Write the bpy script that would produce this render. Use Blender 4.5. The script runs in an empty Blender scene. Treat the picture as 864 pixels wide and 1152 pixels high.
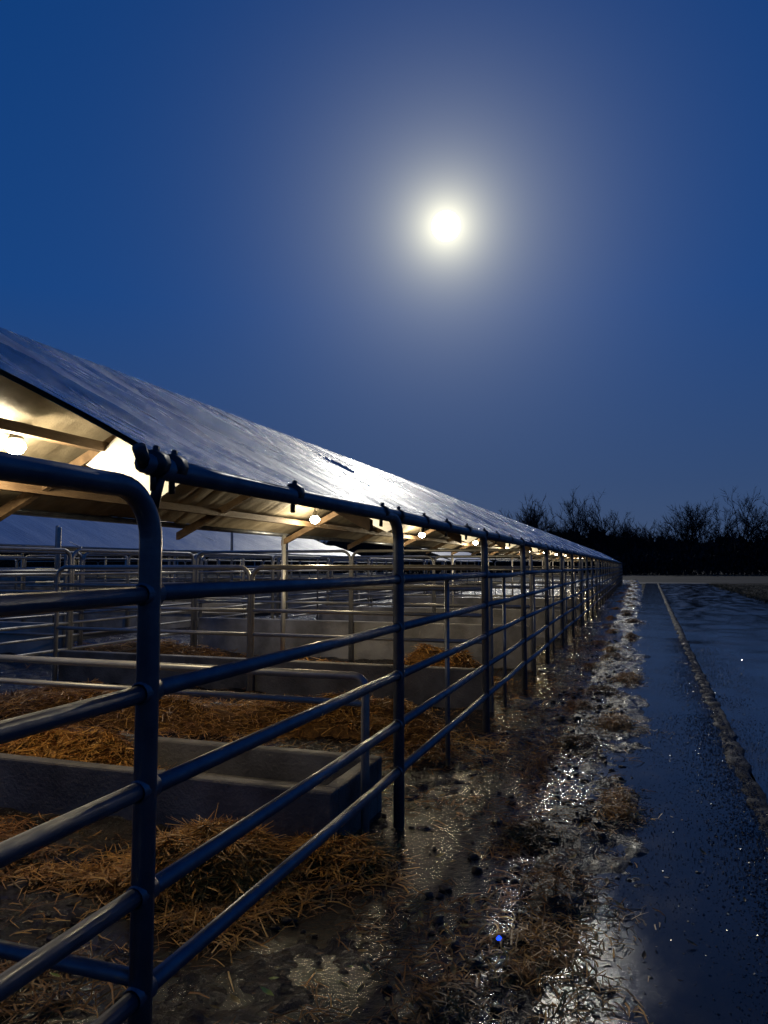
import bpy, math, random
import numpy as np
from mathutils import Vector
random.seed(7); R=np.random.RandomState(11)
S=bpy.context.scene
S.view_settings.view_transform='Standard'
try: S.view_settings.look='None'
except: pass
S.view_settings.exposure=0; S.view_settings.gamma=1
COL=S.collection
H=1.31
# ------------------------------------------------------------ helpers
def _h(ix,iy,s):
    n=(ix.astype(np.int64)*374761393+iy.astype(np.int64)*668265263+s*1442695041)&0x7fffffff
    n=((n^(n>>13))*1274126177)&0x7fffffff
    n=n^(n>>16)
    return (n&0xffff)/65535.0
def vn(x,y,s=0):
    ix=np.floor(x);iy=np.floor(y);fx=x-ix;fy=y-iy
    fx=fx*fx*(3-2*fx);fy=fy*fy*(3-2*fy)
    a=_h(ix,iy,s);b=_h(ix+1,iy,s);c=_h(ix,iy+1,s);d=_h(ix+1,iy+1,s)
    return (a*(1-fx)+b*fx)*(1-fy)+(c*(1-fx)+d*fx)*fy-0.5
def fbm(x,y,s=0,o=4,g=.5):
    t=0;a=1
    for i in range(o):
        t=t+a*vn(x*2**i+17.3*i,y*2**i-9.1*i,s+i);a*=g
    return t
class MB:
    def __init__(s): s.v=[];s.f=[];s.m=[];s.n=0
    def add(s,v,f,mat=0):
        s.v.append(np.asarray(v,float).reshape(-1,3));o=s.n
        s.f.extend([tuple(int(i)+o for i in q) for q in f]);s.m.extend([mat]*len(f));s.n+=len(s.v[-1])
    def tube(s,pts,r,sides=10,mat=0,cap=True):
        P=np.array(pts,float);n=len(P)
        T=np.gradient(P,axis=0);T/=np.linalg.norm(T,axis=1)[:,None]+1e-12
        up=np.array([0,0,1.]) if abs(T[0][2])<.9 else np.array([1.,0,0])
        u=np.cross(T[0],up);u/=np.linalg.norm(u)
        rr=np.full(n,r) if np.isscalar(r) else np.array(r)
        V=[]
        for i in range(n):
            u=u-T[i]*u.dot(T[i]);u/=np.linalg.norm(u)+1e-12;w=np.cross(T[i],u)
            for k in range(sides):
                a=2*math.pi*k/sides
                V.append(P[i]+rr[i]*(math.cos(a)*u+math.sin(a)*w))
        F=[]
        for i in range(n-1):
            for k in range(sides):
                k2=(k+1)%sides
                F.append((i*sides+k,i*sides+k2,(i+1)*sides+k2,(i+1)*sides+k))
        if cap:
            F.append(tuple(range(sides-1,-1,-1)));F.append(tuple((n-1)*sides+k for k in range(sides)))
        s.add(V,F,mat)
    def box(s,x0,x1,y0,y1,z0,z1,mat=0):
        v=[(x,y,z) for z in (z0,z1) for y in (y0,y1) for x in (x0,x1)]
        s.add(v,[(0,2,3,1),(4,5,7,6),(0,1,5,4),(2,6,7,3),(0,4,6,2),(1,3,7,5)],mat)
    def obj(s,name,mats,smooth=True,parent=None,bevel=0):
        me=bpy.data.meshes.new(name)
        V=np.concatenate(s.v) if s.v else np.zeros((0,3))
        me.from_pydata(V.tolist(),[],s.f);me.update()
        for m in mats: me.materials.append(m)
        me.polygons.foreach_set('material_index',s.m)
        me.polygons.foreach_set('use_smooth',[smooth]*len(me.polygons))
        o=bpy.data.objects.new(name,me);COL.objects.link(o)
        if bevel:
            b=o.modifiers.new('b','BEVEL');b.width=bevel;b.segments=2
        if parent: o.parent=parent
        return o
def empty(name,loc=(0,0,0)):
    e=bpy.data.objects.new(name,None);COL.objects.link(e);e.location=loc;return e
def rpath(pts,rad,n=7):
    P=[np.array(p,float) for p in pts];out=[P[0]]
    for i in range(1,len(P)-1):
        a=P[i-1]-P[i];b=P[i+1]-P[i];a/=np.linalg.norm(a);b/=np.linalg.norm(b)
        c=P[i]+(a+b)*rad
        for k in range(n+1):
            t=math.pi/2*k/n
            out.append(c-b*rad*math.cos(t)-a*rad*math.sin(t))
    out.append(P[-1]);return out
def grid(xs,ys,zf):
    X,Y=np.meshgrid(xs,ys);Z=zf(X,Y)
    V=np.stack([X,Y,Z],-1).reshape(-1,3);nx=len(xs);ny=len(ys)
    i=np.arange(nx-1)[None,:]+np.arange(ny-1)[:,None]*nx;i=i.ravel()
    F=np.stack([i,i+1,i+1+nx,i+nx],-1).tolist()
    return V,F
# ---- materials
def mat(name,col,rough=.5,metal=0,col2=None,nscale=5,bump=0,bscale=40,rough2=None,rscale=4,stretch=None,
        island=False,bump2=0,b2scale=8,spec=.5,emis=None,estr=0,dist=.02,cr=(.35,.65),rr=(.4,.6)):
    m=bpy.data.materials.new(name);m.use_nodes=True;nt=m.node_tree;N=nt.nodes;L=nt.links
    b=N['Principled BSDF'];b.inputs['Roughness'].default_value=rough;b.inputs['Metallic'].default_value=metal
    b.inputs['Base Color'].default_value=(*col,1);b.inputs['Specular IOR Level'].default_value=spec
    tc=N.new('ShaderNodeTexCoord');co=tc.outputs['Object']
    if stretch:
        mp=N.new('ShaderNodeMapping');mp.inputs['Scale'].default_value=stretch;L.new(co,mp.inputs[0]);co=mp.outputs[0]
    def noise(sc,det=6,ro=.6):
        n=N.new('ShaderNodeTexNoise');n.inputs['Scale'].default_value=sc;n.inputs['Detail'].default_value=det
        n.inputs['Roughness'].default_value=ro;L.new(co,n.inputs['Vector']);return n.outputs['Fac']
    def mr(src,a,bb,c,d):
        n=N.new('ShaderNodeMapRange');L.new(src,n.inputs[0])
        for i,v in enumerate((a,bb,c,d)): n.inputs[i+1].default_value=v
        return n.outputs[0]
    if col2:
        mx=N.new('ShaderNodeMix');mx.data_type='RGBA';mx.inputs[6].default_value=(*col,1);mx.inputs[7].default_value=(*col2,1)
        if island:
            g=N.new('ShaderNodeNewGeometry');L.new(g.outputs['Random Per Island'],mx.inputs[0])
        else: L.new(mr(noise(nscale),cr[0],cr[1],0,1),mx.inputs[0])
        L.new(mx.outputs[2],b.inputs['Base Color'])
    if rough2 is not None: L.new(mr(noise(rscale),rr[0],rr[1],rough,rough2),b.inputs['Roughness'])
    last=None
    for st,sc in ((bump2,b2scale),(bump,bscale)):
        if st:
            bp=N.new('ShaderNodeBump');bp.inputs['Strength'].default_value=st;bp.inputs['Distance'].default_value=dist
            L.new(noise(sc),bp.inputs['Height'])
            if last: L.new(last,bp.inputs['Normal'])
            last=bp.outputs[0]
    if last: L.new(last,b.inputs['Normal'])
    if emis:
        b.inputs['Emission Color'].default_value=(*emis,1);b.inputs['Emission Strength'].default_value=estr
    return m
M_pipe=mat('galvanised_pipe',(.10,.115,.14),.30,.65,(.17,.18,.20),9,bump=.25,bscale=90,rough2=.5,rscale=14,dist=.002)
M_pipe_in=mat('old_galvanised_pipe',(.25,.25,.24),.4,.45,(.36,.35,.33),7,bump=.2,bscale=90,dist=.002)
M_black=mat('black_clamp',(.015,.015,.017),.45,.2,(.03,.03,.03),20)
M_conc=mat('weathered_concrete',(.05,.046,.04),.5,0,(.19,.175,.15),3,bump=.6,bscale=45,rough2=.85,dist=.012,cr=(.3,.7))
M_concL=mat('pale_concrete',(.15,.14,.12),.6,0,(.38,.36,.32),2.2,bump=.4,bscale=35,rough2=.85,dist=.01)
M_mud=mat('wet_mud',(.009,.0065,.0045),.08,0,(.030,.021,.013),3.5,bump=.9,bscale=60,rough2=.38,rscale=6,bump2=.6,b2scale=14,dist=.018,spec=.26)
M_ground=mat('pasture_earth',(.015,.014,.009),.8,0,(.035,.03,.018),.6,bump=.7,bscale=9,rough2=.95,rscale=1,dist=.05,spec=.12)
M_straw=mat('straw',(.22,.085,.012),.5,0,(.66,.34,.07),island=True,spec=.3)
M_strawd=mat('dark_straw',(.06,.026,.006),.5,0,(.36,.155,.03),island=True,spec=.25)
M_strawbase=mat('straw_bed',(.10,.045,.012),.8,0,(.26,.125,.03),30,bump=1,bscale=60,dist=.03,spec=.2)
M_clod=mat('mud_clod',(.010,.007,.005),.3,0,(.035,.024,.015),20,bump=.8,bscale=70,dist=.01,spec=.25)
M_leaf=mat('fallen_leaf',(.10,.045,.012),.5,0,(.24,.17,.04),island=True,spec=.25)
M_leafg=mat('green_leaf',(.22,.30,.04),.4,0,(.35,.40,.06),30)
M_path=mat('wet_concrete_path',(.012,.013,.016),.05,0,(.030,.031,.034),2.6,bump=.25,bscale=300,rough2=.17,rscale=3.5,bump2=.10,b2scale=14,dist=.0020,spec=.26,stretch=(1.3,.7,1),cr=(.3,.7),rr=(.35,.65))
M_road=mat('wet_asphalt_road',(.012,.013,.016),.05,0,(.030,.030,.032),1.1,bump=.22,bscale=180,rough2=.22,rscale=1.3,bump2=.13,b2scale=6,dist=.003,stretch=(1.8,.4,1),spec=.42,rr=(.38,.62))
M_peb=mat('wet_pebble',(.015,.015,.015),.1,0,(.07,.065,.06),island=True)
M_kerb=mat('kerb_stone',(.008,.008,.008),.5,0,(.03,.027,.024),14,bump=1,bscale=70,rough2=.8,dist=.015,spec=.2)
M_grass=mat('grass',(.014,.020,.008),.7,0,(.05,.045,.02),island=True,spec=.15)
M_field=mat('stubble_field',(.035,.03,.02),.8,0,(.07,.06,.042),.15,bump=.6,bscale=3,dist=.1,spec=.15)
M_track=mat('gravel_track',(.055,.053,.048),.7,0,(.11,.10,.09),.8,bump=.4,bscale=15,spec=.25)
M_bark=mat('bare_branches',(.014,.013,.013),.9,0,(.032,.029,.028),.5,spec=.1)
M_wood=mat('roof_timber',(.10,.06,.03),.7,0,(.20,.13,.07),3,bump=.3,bscale=30,stretch=(6,1,6))
M_white=mat('white_gusset_board',(.75,.74,.68),.5,0,(.85,.84,.8),6,bump=.1,bscale=30)
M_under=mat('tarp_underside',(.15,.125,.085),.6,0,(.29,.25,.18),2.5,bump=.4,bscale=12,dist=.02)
M_bulb=mat('lit_bulb',(1,.9,.7),.3,emis=(1,.88,.6),estr=60)
M_water=mat('puddle_water',(.012,.011,.010),.04,0,None,bump=.45,bscale=38,bump2=.35,b2scale=9,dist=.012,spec=.6)
M_tarp=mat('wet_tarpaulin',(.36,.39,.44),.17,.8,(.66,.67,.69),2.6,rough2=.34,rscale=4,bump=.8,bscale=16,bump2=1.0,b2scale=5,dist=.09,stretch=(.20,1.8,.20),spec=.9)
M_tarp2=mat('pale_tarpaulin',(.42,.45,.50),.3,.3,(.6,.62,.65),1.6,bump=.6,bscale=10,dist=.05,stretch=(.25,1.4,.25),spec=.9)
M_roof2=mat('pale_roof_sheet',(.65,.67,.7),.35,0,(.78,.78,.78),1,bump=.3,bscale=6,stretch=(.3,1,.3))

# ------------------------------------------------------------ camera
th=math.radians(18.85);pitch=math.radians(4.2)
cam=bpy.data.cameras.new('camera');co=bpy.data.objects.new('camera',cam);COL.objects.link(co);S.camera=co
co.location=(0,0,H);co.rotation_euler=(math.pi/2+pitch,0,th)
cam.sensor_fit='VERTICAL';cam.sensor_height=36;cam.lens=26;cam.clip_end=4000;cam.clip_start=.02
# ------------------------------------------------------------ moon, sky
maz=math.radians(13.9);mel=math.radians(25.25)
def dirv(az,el): return Vector((-math.sin(az)*math.cos(el),math.cos(az)*math.cos(el),math.sin(el)))
md=dirv(maz,mel)
W=bpy.data.worlds.new('World');S.world=W;W.use_nodes=True;nt=W.node_tree;N=nt.nodes;L=nt.links
for n in list(N): N.remove(n)
def math_(op,a,b=None,c=False):
    n=N.new('ShaderNodeMath');n.operation=op;n.use_clamp=c
    for i,v in enumerate((a,b)):
        if v is None: continue
        if isinstance(v,(int,float)): n.inputs[i].default_value=v
        else: L.new(v,n.inputs[i])
    return n.outputs[0]
tc=N.new('ShaderNodeTexCoord')
nm=N.new('ShaderNodeVectorMath');nm.operation='NORMALIZE';L.new(tc.outputs['Generated'],nm.inputs[0])
dt=N.new('ShaderNodeVectorMath');dt.operation='DOT_PRODUCT';L.new(nm.outputs[0],dt.inputs[0]);dt.inputs[1].default_value=md
ang=math_('MULTIPLY',math_('ARCCOSINE',math_('MINIMUM',dt.outputs['Value'],.999999)),57.2958)
sx=N.new('ShaderNodeSeparateXYZ');L.new(nm.outputs[0],sx.inputs[0])
rp=N.new('ShaderNodeValToRGB');L.new(sx.outputs['Z'],rp.inputs[0]);e=rp.color_ramp.elements
e[0].position=0;e[0].color=(.043,.076,.155,1);e[1].position=1;e[1].color=(.003,.026,.13,1)
for p,c in ((.11,(.026,.063,.168)),(.33,(.0065,.054,.215)),(.62,(.0025,.043,.19))):
    k=e.new(p);k.color=(*c,1)
def ex(scale,amp): return math_('MULTIPLY',math_('EXPONENT',math_('DIVIDE',ang,-scale)),amp)
def colmul(f,c):
    n=N.new('ShaderNodeVectorMath');n.operation='SCALE';n.inputs[0].default_value=c;L.new(f,n.inputs['Scale']);return n.outputs[0]
def addv(a,b):
    n=N.new('ShaderNodeVectorMath');n.operation='ADD';L.new(a,n.inputs[0]);L.new(b,n.inputs[1]);return n.outputs[0]
halo=addv(colmul(ex(1.3,1.7),(1,.93,.62)),colmul(ex(5.2,.42),(1,.98,.70)))
halo=addv(halo,colmul(ex(11,.010),(.7,.85,1)))
sky=N.new('ShaderNodeTexSky');sky.sky_type='NISHITA';sky.sun_disc=False;sky.sun_elevation=mel;sky.sun_rotation=-maz
sc=N.new('ShaderNodeVectorMath');sc.operation='SCALE';sc.inputs['Scale'].default_value=.0003;L.new(sky.outputs[0],sc.inputs[0])
tot=addv(addv(rp.outputs[0],halo),sc.outputs[0])
bg=N.new('ShaderNodeBackground');L.new(tot,bg.inputs[0]);bg.inputs[1].default_value=1
ow=N.new('ShaderNodeOutputWorld');L.new(bg.outputs[0],ow.inputs[0])
# the sun lamp (moonlight) points from beside the moon's disc so the real moon mesh does not eclipse it
sl=bpy.data.lights.new('moonlight','SUN');so=bpy.data.objects.new('moonlight',sl);COL.objects.link(so)
sl.energy=.5;sl.angle=math.radians(1.0);sl.color=(1,.95,.82)
so.rotation_euler=dirv(math.radians(10.2),mel).to_track_quat('Z','Y').to_euler()
M_moon=mat('moon_surface',(1,1,1),1,emis=(1,.97,.84),estr=6)
bpy.ops.mesh.primitive_uv_sphere_add(segments=48,ring_count=24,radius=1500*math.tan(math.radians(1.03)),location=Vector((0,0,H))+md*1500)
mo=bpy.context.object;mo.name='moon';mo.data.materials.append(M_moon)
for p in mo.data.polygons:p.use_smooth=True

# ------------------------------------------------------------ ground
b=MB();b.add([(-1500,-200,-.09),(1500,-200,-.09),(1500,2500,-.09),(-1500,2500,-.09)],[(0,1,2,3)]);b.obj('ground',[M_ground])
def mudz(X,Y):
    z=.055*fbm(X*1.5,Y*1.1,3,3)+.035*fbm(X*6,Y*6,9,4,.55)
    z=z+.016*fbm(X*28,Y*28,21,2)
    inside=np.clip((-1.75-X)/.5,0,1)
    z=z-.008+.039*inside-.014*np.exp(-((X+.72)/.22)**2)
    z=z+.036*np.exp(-((X+.24+.12*np.sin(Y*.7))/.16)**2)*(.7+1.2*vn(X*.9,Y*.9,44))
    z=z-np.clip((X+.02-.20*vn(X*0+3,Y*1.3,5)-.24*vn(X*4,Y*4,6))/.25,0,1)*.10
    z=z-np.clip((-X-9)/1.5,0,1)*.2
    return z
xs=np.concatenate([-np.geomspace(11,2.4,70),np.linspace(-2.38,.4,160)])
ys=np.concatenate([np.linspace(.3,6,280),np.geomspace(6.03,75,330)])
b=MB();V,F=grid(xs,ys,mudz);b.add(V,F);b.obj('muddy_ground',[M_mud])
b=MB();b.add([(-2.6,.2,-.002),(-.30,.2,-.002),(-.30,60,-.002),(-2.6,60,-.002)],[(0,1,2,3)]);b.obj('puddle',[M_water])
rz=math.radians(-.9)
def strip(name,m,x0,x1,y0,y1,z,amp=0,nx=2,ny=2,s=0,rot=rz):
    b=MB();V,F=grid(np.linspace(x0,x1,nx),np.linspace(y0,y1,ny),lambda X,Y:z+amp*fbm(X*1.2,Y*.8,s,3));b.add(V,F)
    o=b.obj(name,[m]);o.rotation_euler[2]=rot;return o
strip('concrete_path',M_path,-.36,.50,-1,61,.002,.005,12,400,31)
strip('road',M_road,.585,4.15,-1,62,-.016,.012,40,500,33)
b=MB();ky=np.arange(-1,61,.045)
prof=[(.455,-.03),(.475,.004),(.50,.010),(.545,.011),(.58,.000),(.605,-.05)]
PX,KY=np.meshgrid([p[0] for p in prof],ky);PZ=np.array([p[1] for p in prof])[None,:]+0*KY
V=np.stack([PX+.05*vn(PX*25,KY*6,3)+.03*vn(PX*25,KY*19,4),KY,PZ+.024*vn(PX*40,KY*12,8)],-1).reshape(-1,3)
n=len(prof);F=[(i*n+k,i*n+k+1,(i+1)*n+k+1,(i+1)*n+k) for i in range(len(ky)-1) for k in range(n-1)]
b.add(V,F);o=b.obj('kerb',[M_kerb]);o.rotation_euler[2]=rz
ic=np.array([(0,0,1),(1,0,0),(0,1,0),(-1,0,0),(0,-1,0),(0,0,-1)],float)
icf=[(0,1,2),(0,2,3),(0,3,4),(0,4,1),(5,2,1),(5,3,2),(5,4,3),(5,1,4)]
def pebbles(name,m,n,fx,fy,smin,smax,zf,rot=0):
    b=MB();X=fx(n);Y=fy(n)
    s=smin+(smax-smin)*R.rand(n)**3
    a=R.rand(n)*6.28;Z=zf(X,Y)
    V=ic[None]*np.stack([s*(.7+.6*R.rand(n)),s*(.7+.6*R.rand(n)),s*(.5+.3*R.rand(n))],-1)[:,None,:]
    V=V+R.randn(n,6,3)*s[:,None,None]*.18
    ca,sa=np.cos(a)[:,None],np.sin(a)[:,None]
    x=V[...,0]*ca-V[...,1]*sa;y=V[...,0]*sa+V[...,1]*ca
    V=np.stack([x+X[:,None],y+Y[:,None],V[...,2]+Z[:,None]],-1).reshape(-1,3)
    F=(np.array(icf)[None]+np.arange(n)[:,None,None]*6).reshape(-1,3).tolist()
    b.add(V,F);o=b.obj(name,[m],smooth=False);o.rotation_euler[2]=rot;return o
fy_=lambda n:.6+14*R.rand(n)**1.5
pebbles('gravel',M_peb,36000,lambda n:.55-.15*np.abs(R.randn(n)),fy_,.0015,.0065,lambda X,Y:.004+.010*np.exp(-((X-.52)/.04)**2),rz)
pebbles('gravel',M_peb,26000,lambda n:-.20+.65*R.rand(n),fy_,.001,.0045,lambda X,Y:.003+0*X,rz)
pebbles('gravel',M_peb,14000,lambda n:.58+.25*np.abs(R.randn(n)),lambda n:1.2+13*R.rand(n)**1.5,.0015,.006,lambda X,Y:-.013+0*X,rz)
def clods(name,n,fx,fy,s0,s1,zf):
    import bmesh
    bm=bmesh.new();bmesh.ops.create_icosphere(bm,subdivisions=2,radius=1)
    bv=np.array([v.co[:] for v in bm.verts]);bf=[[v.index for v in f.verts] for f in bm.faces];bm.free()
    b=MB()
    X=fx(n);Y=fy(n);Z=zf(X,Y)
    for i in range(n):
        s=s0+(s1-s0)*random.random()**2.5
        if X[i]>-.12: s=min(s,.010)
        o=random.random()*50
        d=1+.9*fbm(bv[:,0]*1.6+o,bv[:,1]*1.6+bv[:,2]*1.9+o,5,3)
        V=bv*d[:,None]*np.array([s,s*random.uniform(.6,1.2),s*random.uniform(.4,.75)])
        b.add(V+np.array([X[i],Y[i],Z[i]+s*.1]),bf)
    return b.obj(name,[M_clod])
clods('mud_clods',900,lambda n:-.42+.22*R.randn(n),lambda n:.9+13*R.rand(n)**1.7,.006,.030,lambda X,Y:np.maximum(mudz(X,Y),0))
clods('mud_clods',240,lambda n:-1.9-.8*R.rand(n)*1.5+.9*R.rand(n),lambda n:.9+3*R.rand(n),.008,.032,lambda X,Y:np.maximum(mudz(X,Y),0))
# ------------------------------------------------------------ straw
def blades(b,P,L0,L1,w,up=.25,mati=0,flat=1):
    n=len(P);a=R.rand(n)*6.283;el=up*R.randn(n)
    d=np.stack([np.cos(a)*np.cos(el),np.sin(a)*np.cos(el),np.abs(np.sin(el))],-1)
    Ln=(L0+(L1-L0)*R.rand(n))[:,None]
    side=np.stack([-np.sin(a),np.cos(a),.6*R.randn(n)],-1);side/=np.linalg.norm(side,axis=1)[:,None]
    bend=(R.randn(n,3)*.18)*Ln;bend[:,2]=-np.abs(bend[:,2])*.3
    w=(w*(.6+.8*R.rand(n)))[:,None]
    c0=P-d*Ln*.5;c1=P+np.array([0,0,.15])*Ln*.3;c2=P+d*Ln*.5+bend
    V=np.stack([c0-side*w,c0+side*w,c1-side*w,c1+side*w,c2-side*w*.4,c2+side*w*.4],1).reshape(-1,3)
    F=np.array([(0,1,3,2),(2,3,5,4)])
    F=(F[None]+np.arange(n)[:,None,None]*6).reshape(-1,4).tolist()
    b.add(V,F,mati)
def pile(name,cx,cy,rx,ry,h,n,z0=None,L=(.05,.17),w=.0024,dark=False,rot=0,up=.3):
    cr,sr=math.cos(rot),math.sin(rot);sd=random.randint(0,999)
    def hz(u,v):
        r2=u*u+v*v
        e=np.clip(1-r2*(1+.8*fbm(u*1.5+sd,v*1.5,sd,2)),0,1)
        return h*e**.8*(1+.7*fbm(u*2.5,v*2.5,sd+4,3))
    def base(X,Y): return mudz(X,Y) if z0 is None else z0+0*X
    us=np.linspace(-1.25,1.25,42)
    U,Vv=np.meshgrid(us,us);X=cx+U*rx*cr-Vv*ry*sr;Y=cy+U*rx*sr+Vv*ry*cr
    hh=hz(U,Vv);Z=base(X,Y)+hh-.02+0*hh-np.where(hh<.01,.03,0)
    i=(np.arange(41)[None,:]+np.arange(41)[:,None]*42).ravel()
    F=np.stack([i,i+1,i+43,i+42],-1).tolist()
    b=MB();b.add(np.stack([X,Y,Z],-1).reshape(-1,3),F,1)
    r=np.sqrt(R.rand(n))*1.15*(1+.22*R.randn(n));a=R.rand(n)*6.283
    if z0 is None: r=r*(1+.35*np.sin(a*3+sd)+.2*np.sin(a*7+sd))
    else: r=np.clip(r,-1,1)
    u=r*np.cos(a);v=r*np.sin(a);X=cx+u*rx*cr-v*ry*sr;Y=cy+u*rx*sr+v*ry*cr
    P=np.stack([X,Y,np.maximum(base(X,Y),-.002)+hz(u,v)+.004+.012*R.rand(n)],-1)
    blades(b,P,L[0],L[1],w,up)
    return b.obj(name,[M_strawd if dark else M_straw,M_strawbase if not dark else M_clod],smooth=True)
pile('straw_pile',-3.05,3.50,.62,.19,.20,6500,z0=.14)
pile('straw_pile',-1.72,2.78,.42,.28,.17,7500,rot=.5)
pile('straw_pile',-1.30,3.15,.24,.16,.08,1700)
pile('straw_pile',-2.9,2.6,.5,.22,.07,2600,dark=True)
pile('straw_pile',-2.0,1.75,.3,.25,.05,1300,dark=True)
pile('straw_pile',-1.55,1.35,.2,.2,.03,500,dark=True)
pile('straw_pile',-2.35,5.6,1.0,.5,.19,5500,w=.003)
pile('straw_pile',-4.4,5.3,1.5,.55,.17,6500,w=.003)
pile('straw_pile',-3.6,7.7,1.7,.55,.18,2500,w=.004)
pile('straw_pile',-2.2,8.6,.6,.5,.3,1500,w=.004)
pile('straw_pile',-6.5,9,1.7,.55,.2,1500,w=.004)
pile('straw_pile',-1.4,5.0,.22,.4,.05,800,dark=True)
for k in range(48):
    y=1.35+k*.34+k*k*.025;x=-.42+.26*math.sin(k*2.3)
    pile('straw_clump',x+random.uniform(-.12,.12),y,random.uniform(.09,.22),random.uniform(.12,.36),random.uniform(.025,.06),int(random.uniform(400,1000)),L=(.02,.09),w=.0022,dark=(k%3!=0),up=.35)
b=MB();n=17000
Y=.8+14*R.rand(n)**1.6;X=-.75+.45*R.randn(n)
m_=(vn(X*2.2,Y*2.2,77)+.4*vn(X*9,Y*9,78)>-.03)&(X<-.02+.08*R.randn(n));X=X[m_];Y=Y[m_]
blades(b,np.stack([X,Y,np.maximum(mudz(X,Y),-.002)+.006],-1),.02,.10,.0018,.15)
o=b.obj('loose_straw',[M_strawd])
b=MB();n=6000;Y=1.0+6*R.rand(n);X=-1.5-3.5*R.rand(n)
k_=~((Y>3.05)&(Y<4.05));X=X[k_];Y=Y[k_]
blades(b,np.stack([X,Y,np.maximum(mudz(X,Y),-.002)+.006],-1),.03,.14,.002,.15);b.obj('loose_straw',[M_straw])
def leaf(b,x,y,s,z=None):
    a=random.random()*6.28;t=random.uniform(.1,.7)
    pts=[(-1,0,0),(-.3,.45,.1),(.4,.38,.15),(1.1,0,.3),(.4,-.38,.15),(-.3,-.45,.1),(0,0,-.05)]
    zz=float(max(mudz(np.array([x]),np.array([y]))[0],-.002))+.012 if z is None else z
    V=[]
    for p in pts:
        X_=p[0]*math.cos(a)-p[1]*math.sin(a);Y_=p[0]*math.sin(a)+p[1]*math.cos(a)
        V.append((x+s*X_,y+s*Y_,zz+s*(p[2]+t*(p[0]+1)*.4)))
    b.add(V,[(0,6,1),(1,6,2),(2,6,3),(3,6,4),(4,6,5),(5,6,0)])
b=MB()
for k in range(480): leaf(b,-.75+.40*random.gauss(0,1),.9+9*random.random()**1.6,random.uniform(.008,.024))
for k in range(30): leaf(b,random.uniform(-.05,.45),1+6*random.random(),random.uniform(.006,.013),.008)
b.obj('fallen_leaves',[M_leaf],smooth=False)
b=MB()
for (x,y,s) in ((-1.08,2.08,.024),(-1.1,2.16,.018),(-.50,1.95,.020),(-.35,1.80,.016),(-1.5,2.0,.018),(-1.75,1.95,.018),(-.9,2.3,.012)): leaf(b,x,y,s,.03)
b.obj('green_leaves',[M_leafg],smooth=False)
zz=float(max(mudz(np.array([-.485]),np.array([2.66]))[0],0))
M_blue=mat('blue_glint_glow',(.01,.04,.6),.15,emis=(.012,.07,1),estr=2.0)
e=empty('blue_glint_spot',(-.485,2.66,zz))  # invented glowing piece standing in for a small blue glint, not a lamp
b=MB();b.tube([(0,0,-.01),(0,0,.012),(0,0,.016)],[.016,.016,.013],14,0);o=b.obj('glint_base',[M_black]);o.parent=e
b=MB();b.tube([(0,0,.014),(0,0,.021),(0,0,.027)],[.010,.009,.004],14,0);o=b.obj('lens',[M_blue]);o.parent=e

# ------------------------------------------------------------ front fence
FX=-1.17;RZ=[1.24,1.0,.755,.51,.27]
py=[-.6,1.59,3.66,5.95,8.1]
while py[-1]<62: py.append(py[-1]+2.12)
b=MB()
for i in range(len(py)-1):
    y0,y1=py[i],py[i+1];s=12 if i<5 else 7
    ZT=1.505 if i==0 else 1.562
    r=.0285 if i<12 else .03
    dz=random.uniform(-.004,.004) if i>1 else 0;dx=random.uniform(-.006,.006) if i>2 else 0
    sag=random.uniform(.0,.012)
    p=rpath([(FX+dx,y0+.03,ZT+dz),(FX+dx,y1,ZT+dz),(FX,y1,-.25)],.13,8)
    b.tube(p,r,s)
    for z in RZ:
        zz=z+random.uniform(-.006,.006)
        b.tube([(FX+dx,y0,zz),(FX+dx,(y0+y1)/2,zz-sag),(FX+dx,y1,zz)],.0225,s)
        if i<8:
            for yy in (y0,y1):
                b.tube([(FX,yy-.034,zz),(FX,yy+.034,zz)],.0265,s)
    if i>=2: b.tube([(FX-.03,(y0+y1)/2,-.2),(FX-.03,(y0+y1)/2,1.26)],.016,8)
b.tube(rpath([(FX,1.60,.30),(FX-1.0,1.60,.30),(FX-1.0,1.60,-.1)],.1),.021,10)
b.obj('pipe_fence',[M_pipe])

# ------------------------------------------------------------ shelter
sh=empty('livestock_shelter')
EX,EZ=-1.17,1.575;RX,RZ_=-2.63,2.345;LX,LZ=-3.95,1.70
Y0,Y1=1.62,60
def wr(U,Y):
    bay=(Y-Y0)/2.1;sag=-.040*np.sin(math.pi*(bay%1))**2*np.sin(math.pi*np.clip(U,0,1))
    rg=1-2*np.abs(vn(Y*5+U*2.2,U*.8,75)+.25*vn(Y*11+U*3,U*1.1,76))
    f=.030*fbm(Y*2.6+U*1.6,U*.9,61,3,.6)+.03*vn(Y*.9+U*1.5,U*1.2,67)+.018*(rg**3-.3)+.013*vn(Y*9+U*3,U*1.2,70)+.006*vn(Y*17-U*4,U*1.5,71)
    f=np.maximum(f,-.035)+.01
    tp=np.where(U<.5,.35+.65*np.sin(math.pi*np.clip(U,.0,1)),.12+.88*np.sin(math.pi*np.clip(U,0,1)))
    return sag+f*tp
def slope(name,ex,ez,rx,rz2,off,m,us,ys,ov=0):
    b=MB();U,Y=np.meshgrid(us,ys);w=wr(U,Y)
    X=ex+(rx-ex)*U;Z=ez+(rz2-ez)*U+w+off
    V=np.stack([X,Y+ (Y<Y0+.01)*(.03*np.sin(U*9)),Z],-1).reshape(-1,3);nx=len(us)
    i=(np.arange(nx-1)[None,:]+np.arange(len(ys)-1)[:,None]*nx).ravel()
    b.add(V,np.stack([i,i+1,i+nx+1,i+nx],-1).tolist());return b.obj(name,[m],parent=sh)
us=np.linspace(0,1,30);ysr=np.concatenate([np.linspace(Y0,9,480),np.geomspace(9.016,Y1,600)])
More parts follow.
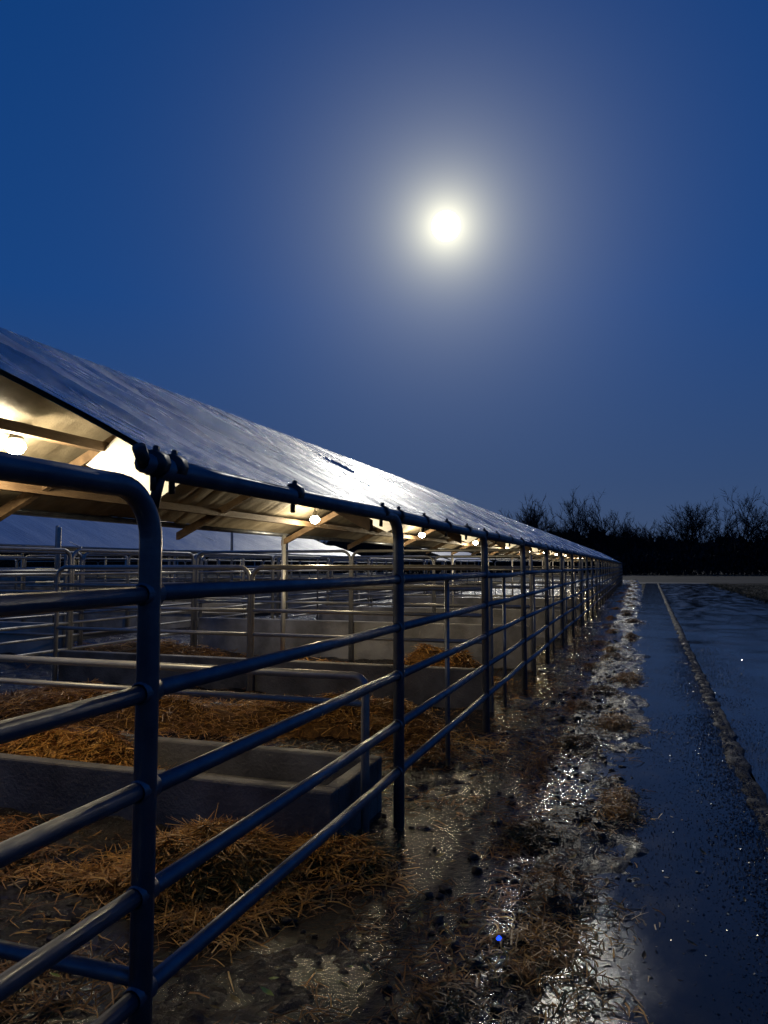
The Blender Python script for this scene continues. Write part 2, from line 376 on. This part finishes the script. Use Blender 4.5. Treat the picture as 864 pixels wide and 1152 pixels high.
slope('roof_near',EX,EZ,RX,RZ_,.014,M_tarp,us,ysr)
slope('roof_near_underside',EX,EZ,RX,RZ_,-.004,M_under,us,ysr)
slope('roof_far',LX,LZ,RX,RZ_,.014,M_tarp,us,ysr)
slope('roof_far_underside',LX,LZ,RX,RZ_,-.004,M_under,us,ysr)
b=MB()
yp=np.concatenate([np.arange(1.55,10,.35),np.arange(10,Y1,1.5)])
b.tube([(EX,y,EZ-.004+.006*math.sin(y*2.1)) for y in yp],.026,10,0)
b.tube([(LX,1.62,LZ-.02),(LX,Y1,LZ-.02)],.024,8,0)
b.tube([(RX,1.62,RZ_-.05),(RX,Y1,RZ_-.05)],.024,8,0)
b.obj('eave_pipe',[M_pipe],parent=sh)
b=MB();cy=[1.60,1.68,2.42,3.4,3.66,4.15,4.7,5.3,5.95]+[6.5+.75*k for k in range(60)]
for y in cy:
    r=.034;b.tube([(EX,y-.022,EZ),(EX,y+.022,EZ)],r,10)
    b.tube([(EX,y,EZ+.02),(EX,y+.005,EZ+.045)],.009,6)
    b.tube([(EX-.005,y,EZ-.02),(EX-.01,y+.01,EZ-.07)],.009,6)
b.tube([(EX,1.56,EZ-.01),(EX+.01,1.52,EZ+.03)],.018,8);b.tube([(EX,1.63,EZ-.01),(EX-.01,1.61,1.46)],.014,8)
b.obj('clamps',[M_black],parent=sh)
b=MB();g=MB();ty=[3.66+4.2*k for k in range(14)]
for y in [y+2.1 for y in ty[:-1]]+ty:
    for (a,c) in (((EX-.15,EZ+.065),(RX,RZ_)),((LX,LZ),(RX,RZ_))):
        V=[]
        for (px,pz) in (a,c):
            for dy in (-.025,.025):
                for dz in (-.085,-.15): V.append((px,y+dy,pz+dz))
        b.add(V,[(0,1,3,2),(4,6,7,5),(0,4,5,1),(2,3,7,6),(0,2,6,4),(1,5,7,3)])
for t in (.33,.7):
    x=LX+(RX-LX)*t;z=LZ+(RZ_-LZ)*t;b.box(x-.03,x+.03,1.75,Y1,z-.155,z-.10)
for y in ty:
    pts=[(RX,1.69),(RX+.42,1.93),(RX+.12,2.20),(RX-.12,2.20),(RX-.50,1.92)]
    V=[(p[0],y-.05,p[1]) for p in pts]+[(p[0],y-.036,p[1]) for p in pts];n=5
    g.add(V,[(0,1,2,3,4),(9,8,7,6,5)]+[(k,k+5,(k+1)%5+5,(k+1)%5) for k in range(5)])
b.obj('trusses',[M_wood],smooth=False,parent=sh);g.obj('gusset_boards',[M_white],smooth=False,parent=sh)
b=MB()
for y in ty+[1.75]: b.tube([(LX+.02,y,-.2),(LX+.02,y,LZ-.02)],.028,10)
b.obj('roof_posts',[M_pipe_in],parent=sh)
def lamp(x,y,z,p,roofz):
    e=empty('hanging_lamp',(x,y,z))
    b=MB();b.tube([(0,0,.03),(0,0,roofz-z)],.006,6,0)
    b.tube([(0,0,.075),(0,0,.06),(0,0,.03),(0,0,.026)],[.02,.025,.040,.045],16,0)
    o=b.obj('shade',[M_pipe_in]);o.parent=e
    b=MB();b.tube([(0,0,.02),(0,0,.005),(0,0,-.02),(0,0,-.045),(0,0,-.06)],[.02,.048,.055,.04,.01],14,0);o=b.obj('bulb',[M_bulb]);o.parent=e
    l=bpy.data.lights.new('bulb_light','POINT');l.energy=p;l.color=(1,.83,.55);l.shadow_soft_size=.05
    lo=bpy.data.objects.new('bulb_light',l);COL.objects.link(lo);lo.parent=e;lo.location=(0,0,-.12)
for k in range(12):
    if k==0: lamp(-3.16,3.1,1.97,36,2.1)
    else: lamp(-3.28,3.1+4.2*k,1.83,40,2.0)

# ------------------------------------------------------------ pens
def trough(x0,x1,y0,y1,h,t=.08):
    e=empty('concrete_trough');b=MB()
    b.box(x0,x1,y0,y0+t,-.1,h);b.box(x0,x1,y1-t,y1,-.1,h)
    b.box(x0,x0+t,y0+t+.0,y1-t,-.1,h-.003);b.box(x1-t,x1,y0+t,y1-t,-.1,h-.003);b.box(x0+t,x1-t,y0+t,y1-t,-.1,.12)
    o=b.obj('basin',[M_conc],smooth=False,parent=e,bevel=.012)
trough(-6.2,-1.34,3.2,3.9,.28)
def wall(x0,x1,y,h,m,t=.12):
    b=MB();b.box(x0,x1,y,y+t,-.1,h);b.obj('concrete_wall',[m],smooth=False,bevel=.012)
wall(-6.2,-1.3,6.8,.36,M_conc);wall(-6.2,-1.3,9.6,.55,M_concL);wall(-6.2,-1.3,14,.5,M_concL);wall(-6.2,-1.3,19,.5,M_concL)
wall(-19,-7.6,8.5,.5,M_concL);wall(-19,-7.6,13.5,.55,M_concL);wall(-22,-7.6,20,.6,M_concL);wall(-40,-7,30,.8,M_concL)
b=MB()
b.tube(rpath([(-6.0,3.45,.77),(-1.275,3.45,.77),(-1.275,3.45,-.1)],.06),.021,10)
b.tube([(-6.0,3.45,.64),(-1.275,3.45,.64)],.016,10)
for x in (-4.4,): b.tube([(x,3.45,.28),(x,3.45,.77)],.02,8)
b.obj('low_gate',[M_pipe_in])
def panelX(x0,x1,y,zs,top,r=.021,posts=2.4,m=M_pipe_in,name='pen_fence',ga=.0):
    b=MB();n=max(1,int(round((x1-x0)/posts)));w=(x1-x0)/n
    for k in range(n):
        a=x0+k*w+ga;c=x0+(k+1)*w-ga-.03
        b.tube(rpath([(a,y,-.1),(a,y,top),(c,y,top),(c,y,-.1)],.12,6),r,8)
        for z in zs: b.tube([(a,y,z),(c,y,z)],r*.8,8)
    b.obj(name,[m])
def panelY(y0,y1,x,zs,top,r=.021,posts=2.4,m=M_pipe_in):
    b=MB();n=max(1,int(round((y1-y0)/posts)));w=(y1-y0)/n
    for k in range(n):
        a=y0+k*w;c=y0+(k+1)*w-.04
        b.tube(rpath([(x,a,-.1),(x,a,top),(x,c,top),(x,c,-.1)],.12,6),r,8)
        for z in zs: b.tube([(x,a,z),(x,c,z)],r*.8,8)
    b.obj('pen_fence',[m])
panelX(-6.2,-1.25,6.75,[.62,.86,1.1],1.3,.024)
panelX(-6.2,-1.25,9.55,[.8,1.05,1.3],1.52)
panelX(-6.2,-1.25,13.95,[.75,1.0,1.25],1.5)
panelX(-6.2,-1.25,18.9,[.3,.55,.8,1.05,1.3],1.55)
panelX(-6.2,-1.25,26,[.3,.55,.8,1.05,1.3],1.55);panelX(-6.2,-1.25,34,[.3,.6,.9,1.2],1.55)
for y in (5.6,8.45,13.45,19.9,29.9): panelX(-19 if y<19 else -30,-7.6,y,[.35,.65,.95,1.25],1.55,.024,2.6)
panelY(2,30,-6.3,[.35,.65,.95,1.22],1.5,.022,2.5)
panelY(5.6,30,-7.5,[.35,.65,.95,1.25],1.5,.022,3)
panelY(5.6,40,-13,[.35,.65,.95,1.25],1.5,.024,3)
for (x,y,h) in ((-5.85,11.8,2.25),(-9,9.8,1.95),(-12,13,2.2),(-8.2,6.6,1.85),(-10,17,2.4),(-7,22,2.4)):
    b=MB();b.tube([(x,y,-.1),(x,y,h-.02),(x,y,h)],[.035,.035,.028],10);b.tube([(x,y,.9),(x,y,.95)],.042,10);b.obj('steel_post',[M_pipe_in])
def shelter2(name,xa,xr,xb,ze,zr,y0,y1,m):
    e=empty(name);b=MB();ys2=np.linspace(y0,y1,80)
    def sl(xe):
        U,Y=np.meshgrid(np.linspace(0,1,10),ys2)
        Z=ze+(zr-ze)*U+.06*fbm(Y*1.2+U,U*2,int(abs(xe)*7),3)
        V=np.stack([xe+(xr-xe)*U,Y,Z],-1).reshape(-1,3);i=(np.arange(9)[None,:]+np.arange(79)[:,None]*10).ravel()
        b.add(V,np.stack([i,i+1,i+11,i+10],-1).tolist())
    sl(xa);sl(xb);b.obj('roof',[m],parent=e)
    b=MB()
    for y in np.arange(y0+.1,y1,4):
        for x in (xa,xb): b.tube([(x,y,-.1),(x,y,ze)],.04,8)
        b.tube([(xa,y,ze-.03),(xr,y,zr-.05),(xb,y,ze-.03)],.03,6)
    b.tube([(xa,y0,ze-.02),(xa,y1,ze-.02)],.03,6);b.tube([(xb,y0,ze-.02),(xb,y1,ze-.02)],.03,6)
    b.obj('frame',[M_pipe_in],parent=e)
shelter2('livestock_shelter',-13.2,-16,-19,1.80,2.9,11,34,M_tarp2)
shelter2('livestock_shelter',-22,-25,-28,2.0,3.1,28,60,M_tarp2)
shelter2('farm_shed',-11.5,-14.2,-17,1.7,2.7,48,62,M_roof2)
shelter2('farm_shed',-18,-21,-24,1.8,2.9,66,75,M_roof2)
lamp(-16,13,2.35,80,2.8);lamp(-15.6,22,2.35,80,2.78);lamp(-8.3,12.2,2.1,30,2.12)  # the two stronger lamps are added to brighten the neighbouring shelter

# ------------------------------------------------------------ right verge, field, track
b=MB()
V,F=grid(np.concatenate([np.linspace(4.05,6,30),np.geomspace(6.1,120,30)]),np.geomspace(4,64,160),lambda X,Y:-.05+.06*fbm(X*1.5,Y*.9,81,3)+.05*np.clip((X-4.1)/.5,0,1));b.add(V,F)
o=b.obj('grass_verge',[M_ground]);o.rotation_euler[2]=rz
b=MB();n=30000;Y=6+52*R.rand(n)**1.3;X=3.95+14*R.rand(n)**1.8
blades(b,np.stack([X,Y,.03+0*X],-1),.06,.22,.007,.9);o=b.obj('grass',[M_grass]);o.rotation_euler[2]=rz
strip('field',M_field,-60,260,66,150,-.055,.15,60,40,5,0)
strip('field',M_field,-260,-20,75,150,-.06,.15,60,30,5,0)
strip('farm_track',M_track,-1,120,60.5,66,-.03,.02,60,4,5,0)
# ------------------------------------------------------------ trees
fans=[]
def add_tree(b,x,y,h,seed,dens=1.0):
    rr=random.Random(seed)
    def br(p,d,L_,r,lv):
        n=3;pts=[p];q=p.copy();dd=d.copy()
        for i in range(n):
            dd=dd+np.array([rr.gauss(0,.13),rr.gauss(0,.13),rr.gauss(0.03,.08)]);dd/=np.linalg.norm(dd)
            q=q+dd*L_/n;pts.append(q.copy())
        b.tube(pts,[r*(1-.16*i) for i in range(n+1)],4 if lv<2 else 3,0,False)
        if lv>=3:
            fans.append((pts[1],dd,L_));fans.append((pts[2],dd,L_));fans.append((pts[3],dd,L_))
            if lv>=4: return
        k=rr.randint(3,4) if lv<3 else 2
        if lv==0: k=rr.randint(6,8)
        for j in range(k):
            t=rr.uniform(.3,1.0) if j else 1.0
            i0=min(int(t*n),n-1);pp=pts[i0]+(pts[i0+1]-pts[i0])*(t*n-i0)
            az=rr.random()*6.28;sp=rr.uniform(.35,.95) if j else .15
            nd=dd*math.cos(sp)+np.array([math.cos(az),math.sin(az),.15])*math.sin(sp);nd/=np.linalg.norm(nd)
            br(pp,nd,L_*rr.uniform(.52,.78),max(r*.55,.026),lv+1)
    br(np.array([x,y,-.2]),np.array([rr.gauss(0,.05),rr.gauss(0,.05),1.]),h*.40,h*.016,0)
tb=MB();rt=random.Random(12)
x=-120
while x<75:
    h=rt.uniform(8,12.5)
    if rt.random()<.2: h*=1.22
    add_tree(tb,x,132+rt.uniform(-7,10),h,rt.randint(0,9999))
    x+=rt.uniform(.9,2.3) if -45<x<50 else rt.uniform(4,8)
fp=np.array([f[0] for f in fans]);fd=np.array([f[1] for f in fans]);fl=np.array([f[2] for f in fans])
for rep in range(2):
    n=len(fp);d=fd+R.randn(n,3)*.5;d/=np.linalg.norm(d,axis=1)[:,None]
    e2=fp+d*(fl*(.5+.6*R.rand(n)))[:,None];sd=R.randn(n,3)*.020
    V=np.stack([fp-sd,fp+sd,e2],1).reshape(-1,3);tb.add(V,np.arange(n*3).reshape(-1,3).tolist())
n=110000;X=-150+260*R.rand(n);Y=134+8*R.randn(n)
top=5.0+3.6*vn(X*.12,X*0,5)+2.6*vn(X*.5,X*0,6)
Z=top*(R.rand(n)**.9)
P=np.stack([X,Y,Z],-1);V=P[:,None,:]+R.randn(n,3,3)*np.array([.15,.15,.32])
tb.add(V.reshape(-1,3),(np.arange(n*3).reshape(-1,3)).tolist())
tb.obj('tree_line',[M_bark],smooth=False)
b=MB();xs2=np.linspace(-700,700,2400);hh=13+7*vn(xs2*.03,xs2*0,9)+4*vn(xs2*.3,xs2*0,8)+3*vn(xs2*1.1,xs2*0,8)
V=[]
for x_,h_ in zip(xs2,hh): V+=[(x_,330,-1),(x_,330+8*math.sin(x_*.1),h_)]
b.add(V,[(2*i,2*i+2,2*i+3,2*i+1) for i in range(len(xs2)-1)]);b.obj('distant_woods',[M_bark],smooth=False)
print('done',len(fans))
